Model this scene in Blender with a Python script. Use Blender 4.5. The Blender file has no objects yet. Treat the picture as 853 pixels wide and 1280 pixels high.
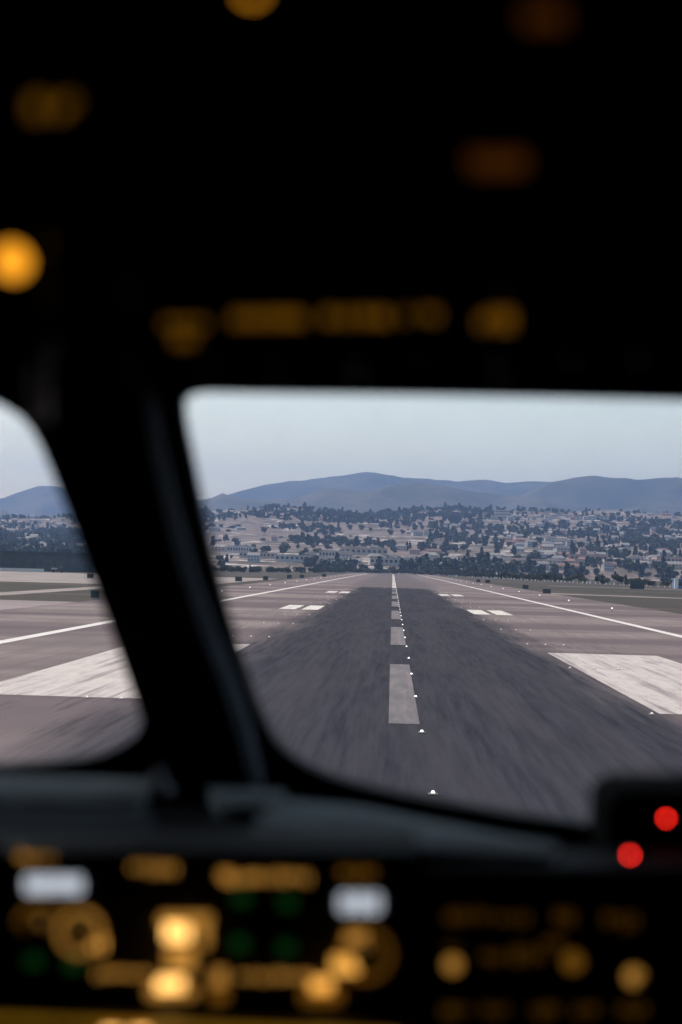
import bpy, bmesh, math, random
import numpy as np
from mathutils import Vector, Matrix, noise, Euler
R = math.radians
random.seed(7)
scene = bpy.context.scene
COL = scene.collection

# ------------------------------------------------------------------ camera
F = 2290.0                       # focal length in photo pixels (photo is 853 x 1280)
EYE = Vector((-0.5, 0.0, 5.0))   # eye height above the runway, half a metre left of its centreline
cam_d = bpy.data.cameras.new('camera'); cam = bpy.data.objects.new('camera', cam_d); COL.objects.link(cam)
cam_d.sensor_fit = 'VERTICAL'; cam_d.sensor_height = 36.0; cam_d.lens = F / 1280 * 36.0
cam_d.clip_start = 0.02; cam_d.clip_end = 60000
M = Matrix.Translation(EYE) @ Matrix.Rotation(R(1.66), 4, 'Z') @ Matrix.Rotation(R(90 + 1.73), 4, 'X') @ Matrix.Rotation(R(1.55), 4, 'Z')
cam.matrix_world = M
cam_d.dof.use_dof = True; cam_d.dof.focus_distance = 900.0; cam_d.dof.aperture_fstop = 3.1
cam_d.dof.aperture_blades = 0
scene.camera = cam

# ------------------------------------------------------------------ light
EL, AZ = R(52), math.atan2(-0.78, 0.62)
sun_dir = Vector((math.sin(AZ) * math.cos(EL), math.cos(AZ) * math.cos(EL), math.sin(EL)))
world = bpy.data.worlds.new('World'); scene.world = world; world.use_nodes = True
wn = world.node_tree; wn.nodes.clear()
sky = wn.nodes.new('ShaderNodeTexSky'); sky.sky_type = 'NISHITA'; sky.sun_disc = False
sky.sun_elevation = EL; sky.sun_rotation = AZ; sky.dust_density = 1.5; sky.air_density = 1.0; sky.ozone_density = 0.2
bg = wn.nodes.new('ShaderNodeBackground'); bg.inputs[1].default_value = 0.15
wo = wn.nodes.new('ShaderNodeOutputWorld')
tint = wn.nodes.new('ShaderNodeMix'); tint.data_type = 'RGBA'; tint.blend_type = 'MULTIPLY'; tint.inputs[0].default_value = 1.0; tint.inputs[7].default_value = (1.13, 1.03, 0.88, 1)
wn.links.new(sky.outputs[0], tint.inputs[6]); wn.links.new(tint.outputs[2], bg.inputs[0]); wn.links.new(bg.outputs[0], wo.inputs[0])
sd = bpy.data.lights.new('sun', 'SUN'); sd.energy = 3.05; sd.angle = R(0.5); sd.color = (1.0, 0.90, 0.81)
so = bpy.data.objects.new('sun', sd); COL.objects.link(so); so.rotation_euler = sun_dir.to_track_quat('Z', 'Y').to_euler()
vs = scene.view_settings; vs.view_transform = 'Standard'; vs.look = 'None'; vs.exposure = 0.36; vs.gamma = 1.0; vs.use_curve_mapping = False

# ------------------------------------------------------------------ materials
def newmat(name):
    m = bpy.data.materials.new(name); m.use_nodes = True
    nt = m.node_tree; b = nt.nodes['Principled BSDF']
    return m, nt, b
class NG:
    """tiny node helper"""
    def __init__(s, nt): s.nt = nt
    def n(s, t, **k):
        nd = s.nt.nodes.new(t)
        for a, v in k.items(): setattr(nd, a, v)
        return nd
    def put(s, inp, v):
        if hasattr(v, 'is_linked'): s.nt.links.new(v, inp)
        else: inp.default_value = v
    def math(s, op, a, b=0.0, c=0.0, clamp=False):
        nd = s.n('ShaderNodeMath', operation=op, use_clamp=clamp)
        s.put(nd.inputs[0], a); s.put(nd.inputs[1], b); s.put(nd.inputs[2], c)
        return nd.outputs[0]
    def coord(s, kind='Object'): return s.n('ShaderNodeTexCoord').outputs[kind]
    def sep(s, v):
        nd = s.n('ShaderNodeSeparateXYZ'); s.put(nd.inputs[0], v); return nd.outputs
    def scale(s, v, sc, loc=(0, 0, 0)):
        nd = s.n('ShaderNodeMapping'); s.put(nd.inputs[0], v); nd.inputs['Scale'].default_value = sc; nd.inputs['Location'].default_value = loc
        return nd.outputs[0]
    def noise(s, v, sc=1.0, det=3.0, rough=0.55):
        nd = s.n('ShaderNodeTexNoise'); s.put(nd.inputs['Vector'], v)
        nd.inputs['Scale'].default_value = sc; nd.inputs['Detail'].default_value = det; nd.inputs['Roughness'].default_value = rough
        return nd.outputs['Fac']
    def ss(s, v, a, b, lo=0.0, hi=1.0):
        nd = s.n('ShaderNodeMapRange', interpolation_type='SMOOTHSTEP'); s.put(nd.inputs[0], v)
        for i, q in enumerate((a, b, lo, hi)): nd.inputs[1 + i].default_value = q
        return nd.outputs[0]
    def mix(s, f, a, b, mode='MIX'):
        nd = s.n('ShaderNodeMix', data_type='RGBA', blend_type=mode)
        s.put(nd.inputs[0], f)
        for i, v in ((6, a), (7, b)):
            if isinstance(v, tuple) and len(v) == 3: v = v + (1.0,)
            s.put(nd.inputs[i], v)
        return nd.outputs[2]
    def bump(s, h, dist=0.02, st=0.5):
        nd = s.n('ShaderNodeBump'); nd.inputs['Strength'].default_value = st; nd.inputs['Distance'].default_value = dist
        s.put(nd.inputs['Height'], h); return nd.outputs[0]

def simple(name, col, rough=0.6, var=0.25, sc=3.0, metal=0.0, spec=0.5, kind='Object'):
    m, nt, b = newmat(name); g = NG(nt)
    f = g.noise(g.coord(kind), sc, 4)
    lo = tuple(c * (1 - var) for c in col); hi = tuple(min(1, c * (1 + var)) for c in col)
    nt.links.new(g.mix(g.ss(f, 0.3, 0.7), lo, hi), b.inputs['Base Color'])
    b.inputs['Roughness'].default_value = rough; b.inputs['Metallic'].default_value = metal
    b.inputs['Specular IOR Level'].default_value = spec
    return m
def emit(name, col, st):
    m, nt, b = newmat(name); g = NG(nt)
    b.inputs['Base Color'].default_value = tuple(c * 0.3 for c in col) + (1,)
    b.inputs['Emission Color'].default_value = col + (1,)
    f = g.noise(g.coord(), 90.0, 2)
    nt.links.new(g.ss(f, 0.2, 0.8, st * 0.75, st * 1.25), b.inputs['Emission Strength'])
    return m

def mat_runway():
    m, nt, b = newmat('runway_surface'); g = NG(nt); co = g.coord(); x, y, z = g.sep(co)
    ax = g.math('ABSOLUTE', x)
    st = g.noise(g.scale(co, (3.2, 0.10, 1)), 1.0, 5, 0.62)       # fine tyre streaks
    st2 = g.noise(g.scale(co, (0.55, 0.022, 1)), 1.0, 4)          # broad streaks
    fine = g.noise(co, 6.0, 5, 0.7)
    blot = g.noise(co, 0.12, 4)
    cross = g.noise(g.scale(co, (0.006, 0.028, 1)), 1.0, 3)        # pavement laid in bands
    c = g.mix(g.ss(blot, 0.3, 0.7), (0.190, 0.160, 0.155), (0.285, 0.236, 0.228))
    c = g.mix(g.ss(cross, 0.42, 0.58), c, (0.140, 0.114, 0.120))
    c = g.mix(g.ss(fine, 0.3, 0.75, 0, 0.30), c, (0.15, 0.12, 0.13))
    # slab joints
    jx = g.math('PINGPONG', x, 3.8); jy = g.math('PINGPONG', y, 7.6)
    j = g.math('MAXIMUM', g.ss(jx, 0.0, 0.07, 1, 0), g.ss(jy, 0.0, 0.07, 1, 0))
    c = g.mix(g.math('MULTIPLY', j, 0.40), c, (0.08, 0.07, 0.075))
    # grey resurfaced strip beyond the rubber
    # scattered tyre streaks outside the dark band
    zone = g.ss(ax, 12.0, 21.0, 1, 0)
    s1 = g.math('MULTIPLY', g.ss(st, 0.50, 0.68), zone)
    s1 = g.math('MULTIPLY', s1, g.ss(y, 60.0, 320.0, 1.0, 0.25))
    c = g.mix(g.math('MULTIPLY', s1, 0.75), c, (0.085, 0.075, 0.085))
    lane = g.noise(g.scale(co, (0.9, 0.006, 1)), 1.0, 5, 0.7)
    c = g.mix(g.ss(lane, 0.48, 0.68, 0, 0.5), c, (0.135, 0.112, 0.115))
    farm = g.math('MULTIPLY', g.ss(ax, 9.0, 15.0, 1, 0), g.ss(y, 470.0, 480.0))
    c = g.mix(g.math('MULTIPLY', farm, 0.7), c, (0.115, 0.102, 0.108))
    # rubber covered dark band
    edge = g.math('ADD', ax, g.math('MULTIPLY', g.math('SUBTRACT', st2, 0.5), 3.5))
    edge = g.math('ADD', edge, g.math('MULTIPLY', g.math('SUBTRACT', st, 0.5), 3.0))
    band = g.math('MULTIPLY', g.ss(edge, 7.4, 11.2, 1, 0), g.ss(g.math('ADD', y, g.math('MULTIPLY', st2, 60.0)), 480, 535, 1, 0))
    dk = g.mix(g.ss(st, 0.27, 0.73), (0.017, 0.020, 0.029), (0.044, 0.046, 0.060))
    dk = g.mix(g.ss(st2, 0.35, 0.65, 0.0, 0.45), dk, (0.060, 0.056, 0.066))
    dk = g.mix(g.ss(fine, 0.5, 0.8, 0, 0.35), dk, (0.070, 0.063, 0.074))
    c = g.mix(g.math('MULTIPLY', band, 0.97), c, dk)
    nt.links.new(c, b.inputs['Base Color'])
    b.inputs['Roughness'].default_value = 1.0; b.inputs['Specular IOR Level'].default_value = 0.03
    nt.links.new(g.bump(fine, 0.01, 0.4), b.inputs['Normal'])
    return m
def mat_paint(name, col, worn, amount, rubber=0.6):
    m, nt, b = newmat(name); g = NG(nt); co = g.coord()
    st = g.noise(g.scale(co, (2.6, 0.07, 1)), 1.0, 4, 0.6); f = g.noise(g.scale(co, (1.6, 0.22, 1)), 1.0, 6, 0.75); f2 = g.noise(co, 0.5, 3)
    c = g.mix(g.ss(f, 0.55 - amount * 0.4, 0.85 - amount * 0.3), col, worn)
    c = g.mix(g.math('MULTIPLY', g.ss(st, 0.53, 0.70), rubber), c, (0.12, 0.10, 0.115))
    tr = g.noise(g.scale(co, (1.1, 0.012, 1)), 1.0, 4, 0.65)
    c = g.mix(g.math('MULTIPLY', g.math('MULTIPLY', g.ss(tr, 0.50, 0.60), g.ss(st, 0.35, 0.60)), rubber * .8), c, (0.20, 0.165, 0.17))
    c = g.mix(g.ss(f2, 0.4, 0.75, 0, 0.25), c, worn)
    nt.links.new(c, b.inputs['Base Color']); b.inputs['Roughness'].default_value = 0.8
    return m
def mat_grass():
    m, nt, b = newmat('dry_grass'); g = NG(nt); co = g.coord()
    a = g.noise(g.scale(co, (0.010, 0.006, 1)), 1.0, 4); f = g.noise(co, 0.6, 6, 0.7); q = g.noise(g.scale(co, (0.02, 0.05, 1)), 1, 3)
    c = g.mix(g.ss(a, 0.35, 0.65), (0.052, 0.048, 0.040), (0.085, 0.070, 0.060))
    c = g.mix(g.ss(f, 0.35, 0.7, 0, 0.6), c, (0.040, 0.038, 0.028))
    c = g.mix(g.ss(q, 0.52, 0.7, 0, 0.6), c, (0.125, 0.098, 0.088))
    nt.links.new(c, b.inputs['Base Color']); b.inputs['Roughness'].default_value = 0.95; b.inputs['Specular IOR Level'].default_value = 0.1
    return m
def mat_hill():
    m, nt, b = newmat('dry_hillside'); g = NG(nt); co = g.coord(); x, y, z = g.sep(co)
    a = g.noise(g.scale(co, (0.009, 0.003, 0.03)), 1.0, 6, 0.65); f = g.noise(co, 0.06, 5, 0.65)
    w = g.noise(g.scale(co, (0.004, 0.010, 0.02)), 1.0, 3)
    c = g.mix(g.ss(a, 0.38, 0.62), (0.215, 0.165, 0.145), (0.105, 0.085, 0.068))
    # streets and cut terraces following the contours
    zz = g.math('ADD', g.math('ADD', z, g.math('MULTIPLY', x, 0.05)), g.math('MULTIPLY', w, 40.0)); ln = g.math('PINGPONG', zz, 4.4)
    c = g.mix(g.math('MULTIPLY', g.ss(ln, 0.0, 1.5, 1, 0), g.ss(a, 0.42, 0.58)), c, (0.60, 0.53, 0.49))
    c = g.mix(g.ss(f, 0.52, 0.62, 0, 0.9), c, (0.050, 0.055, 0.036))
    nt.links.new(c, b.inputs['Base Color']); b.inputs['Roughness'].default_value = 0.95; b.inputs['Specular IOR Level'].default_value = 0.1
    return m
def mat_ridge():
    m, nt, b = newmat('ridge_scrub'); g = NG(nt); co = g.coord()
    a = g.noise(g.scale(co, (0.0022, 0.0016, 0.003)), 1.0, 6, 0.62); f = g.noise(co, 0.012, 6, 0.7)
    c = g.mix(g.ss(a, 0.40, 0.62), (0.040, 0.046, 0.030), (0.110, 0.092, 0.066))
    c = g.mix(g.ss(f, 0.42, 0.62, 0, 0.7), c, (0.045, 0.055, 0.032))
    nt.links.new(c, b.inputs['Base Color']); b.inputs['Roughness'].default_value = 0.95; b.inputs['Specular IOR Level'].default_value = 0.1
    return m
def mat_leaf(name, lo, hi):
    m, nt, b = newmat(name); g = NG(nt)
    f = g.noise(g.coord(), 0.35, 4); r = g.n('ShaderNodeObjectInfo').outputs['Random']
    c = g.mix(g.ss(f, 0.35, 0.65), lo, hi); c = g.mix(g.math('MULTIPLY', r, 0.35), c, (0.07, 0.075, 0.045))
    nt.links.new(c, b.inputs['Base Color']); b.inputs['Roughness'].default_value = 0.8; b.inputs['Specular IOR Level'].default_value = 0.2
    return m
def mat_glass():
    m, nt, b = newmat('windscreen_glass'); g = NG(nt); nt.nodes.remove(b)
    t = g.n('ShaderNodeBsdfTransparent'); t.inputs[0].default_value = (0.985, 0.99, 0.985, 1)
    gl = g.n('ShaderNodeBsdfGlossy'); gl.inputs['Roughness'].default_value = 0.03
    dust = g.noise(g.coord(), 30.0, 4)
    mx = g.n('ShaderNodeMixShader'); nt.links.new(g.ss(dust, 0.3, 0.8, 0.012, 0.03), mx.inputs[0])
    nt.links.new(t.outputs[0], mx.inputs[1]); nt.links.new(gl.outputs[0], mx.inputs[2])
    nt.links.new(mx.outputs[0], nt.nodes['Material Output'].inputs[0])
    return m

MT = dict(
 runway=mat_runway(), grass=mat_grass(), hill=mat_hill(), ridge=mat_ridge(), glass=mat_glass(),
 white_paint=mat_paint('white_runway_paint', (0.50, 0.45, 0.42), (0.33, 0.28, 0.27), 0.3, 0.8),
 worn_paint=mat_paint('worn_centreline_paint', (0.185, 0.155, 0.155), (0.085, 0.075, 0.083), 0.75, 0.6),
 bar_paint=mat_paint('touchdown_bar_paint', (0.62, 0.59, 0.54), (0.4, 0.36, 0.35), 0.2, 0.3),
 line_paint=mat_paint('edge_line_paint', (0.66, 0.63, 0.60), (0.48, 0.44, 0.42), 0.15, 0.05),
 road=simple('pale_taxiway_surface', (0.235, 0.195, 0.18), 0.9, 0.25, 0.08),
 apron=simple('pinkish_apron_concrete', (0.215, 0.170, 0.170), 0.9, 0.2, 0.03),
 leaf_a=mat_leaf('broad_leaves', (0.045, 0.056, 0.036), (0.100, 0.105, 0.062)),
 leaf_b=mat_leaf('cypress_leaves', (0.028, 0.042, 0.026), (0.055, 0.070, 0.038)),
 bark=simple('bark', (0.10, 0.08, 0.06), 0.9, 0.3, 1.5),
 w_white=simple('white_stucco', (0.46, 0.435, 0.41), 0.85, 0.08, 0.4),
 w_cream=simple('cream_stucco', (0.48, 0.40, 0.33), 0.85, 0.08, 0.4),
 w_pink=simple('pink_stucco', (0.46, 0.31, 0.28), 0.85, 0.08, 0.4),
 w_grey=simple('grey_siding', (0.42, 0.42, 0.44), 0.85, 0.08, 0.4),
 r_dark=simple('dark_shingles', (0.12, 0.11, 0.11), 0.9, 0.2, 0.8),
 r_pale=simple('pale_gravel_roof', (0.27, 0.255, 0.245), 0.9, 0.12, 0.3),
 r_red=simple('terracotta_roof', (0.22, 0.13, 0.10), 0.9, 0.2, 0.8),
 win=simple('window_glass_dark', (0.05, 0.06, 0.08), 0.15, 0.2, 0.5),
 hangar=simple('dark_teal_cladding', (0.055, 0.075, 0.085), 0.6, 0.2, 0.2),
 blue=simple('blue_cladding', (0.12, 0.20, 0.38), 0.6, 0.15, 0.2),
 sign_d=simple('dark_sign_back', (0.035, 0.042, 0.048), 0.6, 0.25, 2.0),
 sign_t=simple('teal_cabinet_paint', (0.03, 0.075, 0.09), 0.5, 0.25, 2.0),
 steel=simple('galvanised_steel', (0.35, 0.35, 0.36), 0.45, 0.2, 5.0, 0.7),
 wpost=simple('white_marker_plastic', (0.78, 0.76, 0.74), 0.6, 0.08, 3.0),
 tyre=simple('tyre_rubber', (0.02, 0.02, 0.02), 0.8, 0.2, 5.0),
 lamp_w=emit('runway_lamp_white', (1.0, 0.95, 0.9), 1.2),
 lamp_t=emit('touchdown_lamp_white', (1.0, 0.93, 0.90), 0.7),
 lamp_c=emit('centreline_lamp_white', (1.0, 0.97, 0.94), 2.6),
 black=simple('matt_black_trim', (0.010, 0.010, 0.013), 0.75, 0.3, 12.0, spec=0.2),
 void=simple('instrument_black', (0.004, 0.004, 0.005), 0.9, 0.3, 12.0, spec=0.05),
 shell=simple('dark_cockpit_lining', (0.012, 0.012, 0.014), 0.85, 0.3, 8.0, spec=0.2),
 panel=simple('panel_black_paint', (0.010, 0.009, 0.009), 0.7, 0.3, 20.0, spec=0.2),
 deck=simple('grey_glareshield_leather', (0.38, 0.46, 0.48), 0.85, 0.25, 18.0, spec=0.3),
 deckd=simple('dark_glareshield_leather', (0.006, 0.008, 0.010), 0.9, 0.25, 18.0, spec=0.04),
 deckb=simple('blue_black_pad', (0.09, 0.13, 0.17), 0.85, 0.25, 18.0, spec=0.1),
 mould=simple('post_moulding_highlight', (0.50, 0.60, 0.74), 0.6, 0.2, 14.0, spec=0.4),  # pale blue stands in for sky light caught on the black post
 knob=simple('knob_plastic', (0.03, 0.028, 0.025), 0.45, 0.2, 30.0),
 clip=simple('pale_grey_plastic', (0.75, 0.76, 0.82), 0.5, 0.1, 20.0),
)
AMB = (1.0, 0.46, 0.055)
E = dict(a1=emit('amber_backlight_faint', (1.0, 0.42, 0.03), 0.035), a2=emit('amber_backlight_dim', (1.0, 0.42, 0.04), 0.11),
         a3=emit('amber_backlight', (1.0, 0.46, 0.08), 0.36), a4=emit('amber_backlight_strong', (1.0, 0.46, 0.08), 0.975),
         a5=emit('amber_lamp_bright', (1.0, 0.52, 0.14), 1.95), w=emit('white_readout_segments', (0.84, 0.90, 1.0), 0.95),
         g=emit('green_button_lamp', (0.03, 1.0, 0.17), 0.018), r=emit('red_warning_lamp', (1.0, 0.02, 0.012), 16),
         o=emit('overhead_amber_lamp', (1.0, 0.38, 0.02), 1.3), ob=emit('overhead_brown_backlight', (1.0, 0.30, 0.03), 0.032),
         oa=emit('overhead_amber_legend', (1.0, 0.42, 0.02), 0.10), rail=emit('amber_flood_strip', (1.0, 0.50, 0.03), 0.12))

# ------------------------------------------------------------------ object helpers
def link(o, parent=None):
    COL.objects.link(o)
    if parent: o.parent = parent
    return o
def tag(o, label=None, cat=None, group=None, kind=None):
    if label: o['label'] = label
    if cat: o['category'] = cat
    if group: o['group'] = group
    if kind: o['kind'] = kind
    return o
def mobj(name, bm, mats, parent=None, smooth=False):
    me = bpy.data.meshes.new(name); bmesh.ops.recalc_face_normals(bm, faces=bm.faces[:]); bm.to_mesh(me); bm.free()
    for m in (mats if isinstance(mats, (list, tuple)) else [mats]): me.materials.append(m)
    if smooth: me.polygons.foreach_set('use_smooth', [True] * len(me.polygons))
    return link(bpy.data.objects.new(name, me), parent)
def empty(name, loc, label, cat, group=None, rz=0):
    o = bpy.data.objects.new(name, None); o.location = loc; o.rotation_euler.z = rz; o.empty_display_size = 0.2
    return tag(link(o), label, cat, group)
def box(bm, c, s, mi=0, rot=None, bev=0.0):
    r = bmesh.ops.create_cube(bm, size=1.0)
    mt = Matrix.Translation(c) @ (rot.to_4x4() if rot else Matrix.Identity(4)) @ Matrix.Diagonal((*s, 1))
    bmesh.ops.transform(bm, matrix=mt, verts=r['verts'])
    fs = {f for v in r['verts'] for f in v.link_faces}
    for f in fs: f.material_index = mi
    if bev:
        es = list({e for v in r['verts'] for e in v.link_edges})
        bmesh.ops.bevel(bm, geom=es, offset=bev, segments=3, affect='EDGES', profile=0.5)
def cone(bm, c, r1, r2, h, seg=12, mi=0, rot=None):
    r = bmesh.ops.create_cone(bm, cap_ends=True, segments=seg, radius1=r1, radius2=r2, depth=h)
    mt = Matrix.Translation(c) @ (rot.to_4x4() if rot else Matrix.Identity(4))
    bmesh.ops.transform(bm, matrix=mt, verts=r['verts'])
    for f in {f for v in r['verts'] for f in v.link_faces}: f.material_index = mi
def quad(bm, pts, mi=0):
    f = bm.faces.new([bm.verts.new(p) for p in pts]); f.material_index = mi
def sheet(name, pts, z, m, kind='structure', parent=None):
    bm = bmesh.new(); quad(bm, [(x, y, z) for x, y in pts])
    o = mobj(name, bm, m, parent)
    if kind: o['kind'] = kind
    return o
def dup(root, loc, rz=None, label=None, group=None):
    r = root.copy(); COL.objects.link(r); r.location = loc
    if rz is not None: r.rotation_euler.z = rz
    if label: r['label'] = label
    if group: r['group'] = group
    for ch in list(root.children):
        c = ch.copy(); COL.objects.link(c); c.parent = r
        for g2 in ch.children:
            d = g2.copy(); COL.objects.link(d); d.parent = c
    return r

# ================================================================== LAND
def grid_mesh(name, xs, ys, zf, m, kind='structure'):
    nx, ny = len(xs[0]), len(ys)
    V = [(xs[j][i], ys[j], zf(xs[j][i], ys[j])) for j in range(ny) for i in range(nx)]
    Fc = [(j * nx + i, j * nx + i + 1, (j + 1) * nx + i + 1, (j + 1) * nx + i) for j in range(ny - 1) for i in range(nx - 1)]
    me = bpy.data.meshes.new(name); me.from_pydata(V, [], Fc); me.materials.append(m)
    me.polygons.foreach_set('use_smooth', [True] * len(me.polygons))
    o = link(bpy.data.objects.new(name, me)); o['kind'] = kind
    return o
gx = list(np.linspace(-7500, 7500, 31)); gy = list(np.linspace(-2500, 14500, 35))
grid_mesh('ground', [gx] * len(gy), gy, lambda x, y: 0.0, MT['grass'])

def sm(a, b, v):
    v = max(0.0, min(1.0, (v - a) / (b - a))); return v * v * (3 - 2 * v)
AMPT = ([-0.45, -0.21, -0.17, -0.12, -0.08, -0.03, 0.03, 0.16, 0.45], [40, 50, 50, 60, 67, 70, 72, 75, 70])
def HZ(x, y):
    t = x / y; s = max(0.0, min(1.0, (y - 1850) / 2700.0))
    amp = float(np.interp(t, *AMPT))
    z = -1.5 + sm(1850, 2050, y) * 6 + y / F * amp * s ** 0.8
    xd = x + .35 * (y - 3000)
    z += s * (22 * noise.noise((xd / 300, y / 380, 3.1)) + 11 * noise.noise((xd / 120, y / 200, 7.7)) + 2 * noise.noise((x / 50, y / 50, 1.7)))
    z *= 1 - 0.75 * sm(4600, 5700, y)
    return z
ts = np.linspace(-0.42, 0.42, 260); hy = list(np.concatenate([np.linspace(1850, 4700, 230), np.linspace(4740, 6200, 20)]))
grid_mesh('hillside', [[t * y for t in ts] for y in hy], hy, HZ, MT['hill'])
def crest(pts):
    return [(px - 491) / F for px, py in pts], [711 + .027 * (px - 491) - py for px, py in pts]
RA = crest([(-500, 650), (-200, 640), (0, 622), (20, 612), (45, 605), (60, 606), (90, 613), (160, 622), (255, 627), (280, 620), (330, 609), (370, 604), (395, 598), (440, 594), (470, 595), (500, 601), (540, 603), (600, 600), (630, 604), (700, 607), (760, 610), (1000, 625), (1400, 640)])
RB = crest([(-500, 660), (-200, 652), (0, 645), (100, 643), (255, 626), (330, 624), (400, 618), (470, 612), (540, 611), (600, 616), (650, 624), (690, 630), (800, 640), (1400, 640)])
RC = crest([(-500, 690), (400, 690), (600, 650), (650, 624), (690, 609), (715, 603), (745, 601), (780, 604), (853, 604), (1000, 612), (1400, 640)])
def HR(x, y):
    t = x / y; z = -5.0
    for (T, A), yc, w in ((RA, 11200, 1500), (RB, 8200, 1250), (RC, 9300, 1300)):
        p = math.exp(-((y - yc) / w) ** 2) if y < yc else math.exp(-((y - yc) / (w * .7)) ** 2)
        h = 5 + float(np.interp(t, T, A)) * yc / F
        sp = 1 - abs(noise.noise((x / 520 + yc, y / 1500, 0.3)) * 2)
        sp2 = 1 - abs(noise.noise((x / 190 + yc, y / 520, 5.3)) * 2)
        e = min(1.0, .12 + abs(y - yc) / w * 2.6)
        h += 9 * noise.noise((x / 260 + yc, 0.5, 2.2)) + 4 * noise.noise((x / 90 + yc, 0.5, 2.2))
        z = max(z, h * p + (sp - .55) * 95 * e * p + (sp2 - .55) * 22 * (0.12 + e) * p)
    return z
ts2 = np.linspace(-0.42, 0.42, 300); ry = list(np.linspace(5600, 13500, 150))
grid_mesh('mountains', [[t * y for t in ts2] for y in ry], ry, HR, MT['ridge'])

# ---- haze
bm = bmesh.new(); box(bm, (0, 6000, 390), (16000, 18000, 790 + 16))
hz = mobj('haze', bm, []); hz['kind'] = 'stuff'
hm = bpy.data.materials.new('haze_air'); hm.use_nodes = True; hn = hm.node_tree; hn.nodes.clear()
pv = hn.nodes.new('ShaderNodeVolumePrincipled'); pv.inputs['Color'].default_value = (0.36, 0.55, 1.0, 1); pv.inputs['Density'].default_value = 0.84e-4
pv.inputs['Anisotropy'].default_value = 0.15
hn.links.new(pv.outputs[0], hn.nodes.new('ShaderNodeOutputMaterial').inputs['Volume']); hz.data.materials.append(hm)
hz.display_type = 'WIRE'

# ---- pavements
Z1, Z2, Z3 = 0.030, 0.042, 0.054
sheet('runway', [(-38, -400), (38, -400), (38, 1720), (-38, 1720)], Z1, MT['runway'])
sheet('taxiway', [(-420, 60), (-38.02, 60), (-38.02, 218), (-420, 222)], Z1, MT['apron'])
sheet('service_road', [(-57.5, 222), (-52.5, 222), (-52.5, 388), (-57.5, 388)], Z1, MT['road'])
sheet('apron', [(-600, 390), (-44, 390), (-44, 700), (-600, 700)], Z1, MT['road'])
sheet('taxiway', [(38.02, 436), (38.02, 455), (260, 262), (260, 243)], Z1, MT['road'])
sheet('perimeter_road', [(60, 700), (60, 716), (600, 560), (600, 544)], Z1, MT['road'])

MARK = empty('runway_markings', (0, 0, 0), 'white painted lines, bars and stripes on the runway surface', 'markings')
def mark(name, rects, m, z=Z2):
    bm = bmesh.new()
    for x0, x1, y0, y1 in rects:
        n = max(1, int((y1 - y0) / 60))
        for k in range(n):
            a = y0 + (y1 - y0) * k / n; b_ = y0 + (y1 - y0) * (k + 1) / n
            quad(bm, [(x0, a, z), (x1, a, z), (x1, b_, z), (x0, b_, z)])
    bmesh.ops.remove_doubles(bm, verts=bm.verts[:], dist=0.001)
    return mobj(name, bm, m, MARK)
for s in (-1, 1):
    mark('edge_line', [tuple(sorted((s * 23.1, s * 24.0))) + (-380, 1700)], MT['line_paint'])
    mark('aiming_point_block', [tuple(sorted((s * 9.25, s * 16.1))) + (66.5, 114.5)], MT['white_paint'])
    for w0 in (9.0, 11.6):
        mark('touchdown_zone_bar', [tuple(sorted((s * w0, s * (w0 + 1.9)))) + (211, 234)], MT['bar_paint'])
        mark('touchdown_zone_bar', [tuple(sorted((s * w0, s * (w0 + 1.9)))) + (356, 379)], MT['bar_paint'])
k = 0; y = -2.0
while y < 1690:
    o = mark('centreline_stripe', [(-0.5, 0.5, y, min(y + 36.6, 1700))], MT['worn_paint'] if y < 450 else MT['line_paint']); y += 61.0

# ---- runway lights
def light_proto(name, elevated):
    bm = bmesh.new()
    if elevated:
        cone(bm, (0, 0, .03), .16, .16, .06, 10, 0); cone(bm, (0, 0, .17), .03, .03, .24, 8, 0)
        cone(bm, (0, 0, .32), .09, .07, .06, 10, 0)
        r = bmesh.ops.create_icosphere(bm, subdivisions=2, radius=.12); bmesh.ops.translate(bm, verts=r['verts'], vec=(0, 0, .43))
        for f in {f for v in r['verts'] for f in v.link_faces}: f.material_index = 1
    else:
        cone(bm, (0, 0, .012), .12, .09, .024, 14, 0)
        cone(bm, (0, 0, .048), .048, .026, .046, 10, 1)
    return mobj(name, bm, [MT['r_pale'], MT['lamp_w'] if elevated else MT['lamp_c']])
def row(proto, pts, label, cat, group, first):
    for i, p in enumerate(pts):
        o = proto if (first and i == 0) else proto.copy()
        if o is not proto: COL.objects.link(o)
        o.location = p
        if cat == 'marker post': q = random.uniform(.5, 1.2); o.scale = (q * 1.5, q * 1.5, q * .85)
        tag(o, label, cat, group)
pc = light_proto('centreline_light', False)
row(pc, [(0.52, y, Z3) for y in np.arange(40.7, 1700, 15.24)], 'small white light set in the runway beside the centre stripe', 'runway light', 'lights along the runway centreline', True)
pt = light_proto('touchdown_light', False); pt.data.materials[1] = MT['lamp_t']
for s, side in ((-1, 'left'), (1, 'right')):
    pts = [(s * lx, y, Z3) for y in np.arange(66.0, 520, 30.3) for lx in (8.9, 10.15, 11.4)]
    row(pt, pts, 'small white light in the rows of three on the runway, %s of the centreline' % side, 'runway light', 'touchdown lights in rows of three', s < 0)
pe = light_proto('runway_edge_light', True)
for s, side in ((-1, 'left'), (1, 'right')):
    pts = [(s * 29.3, y, Z1 + .004) for y in np.arange(66.0, 1700, 61.0)]
    row(pe, pts, 'raised white edge light on a short stem beyond the %s runway line' % side, 'runway light', 'raised lights along the runway edges', s < 0)

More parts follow.
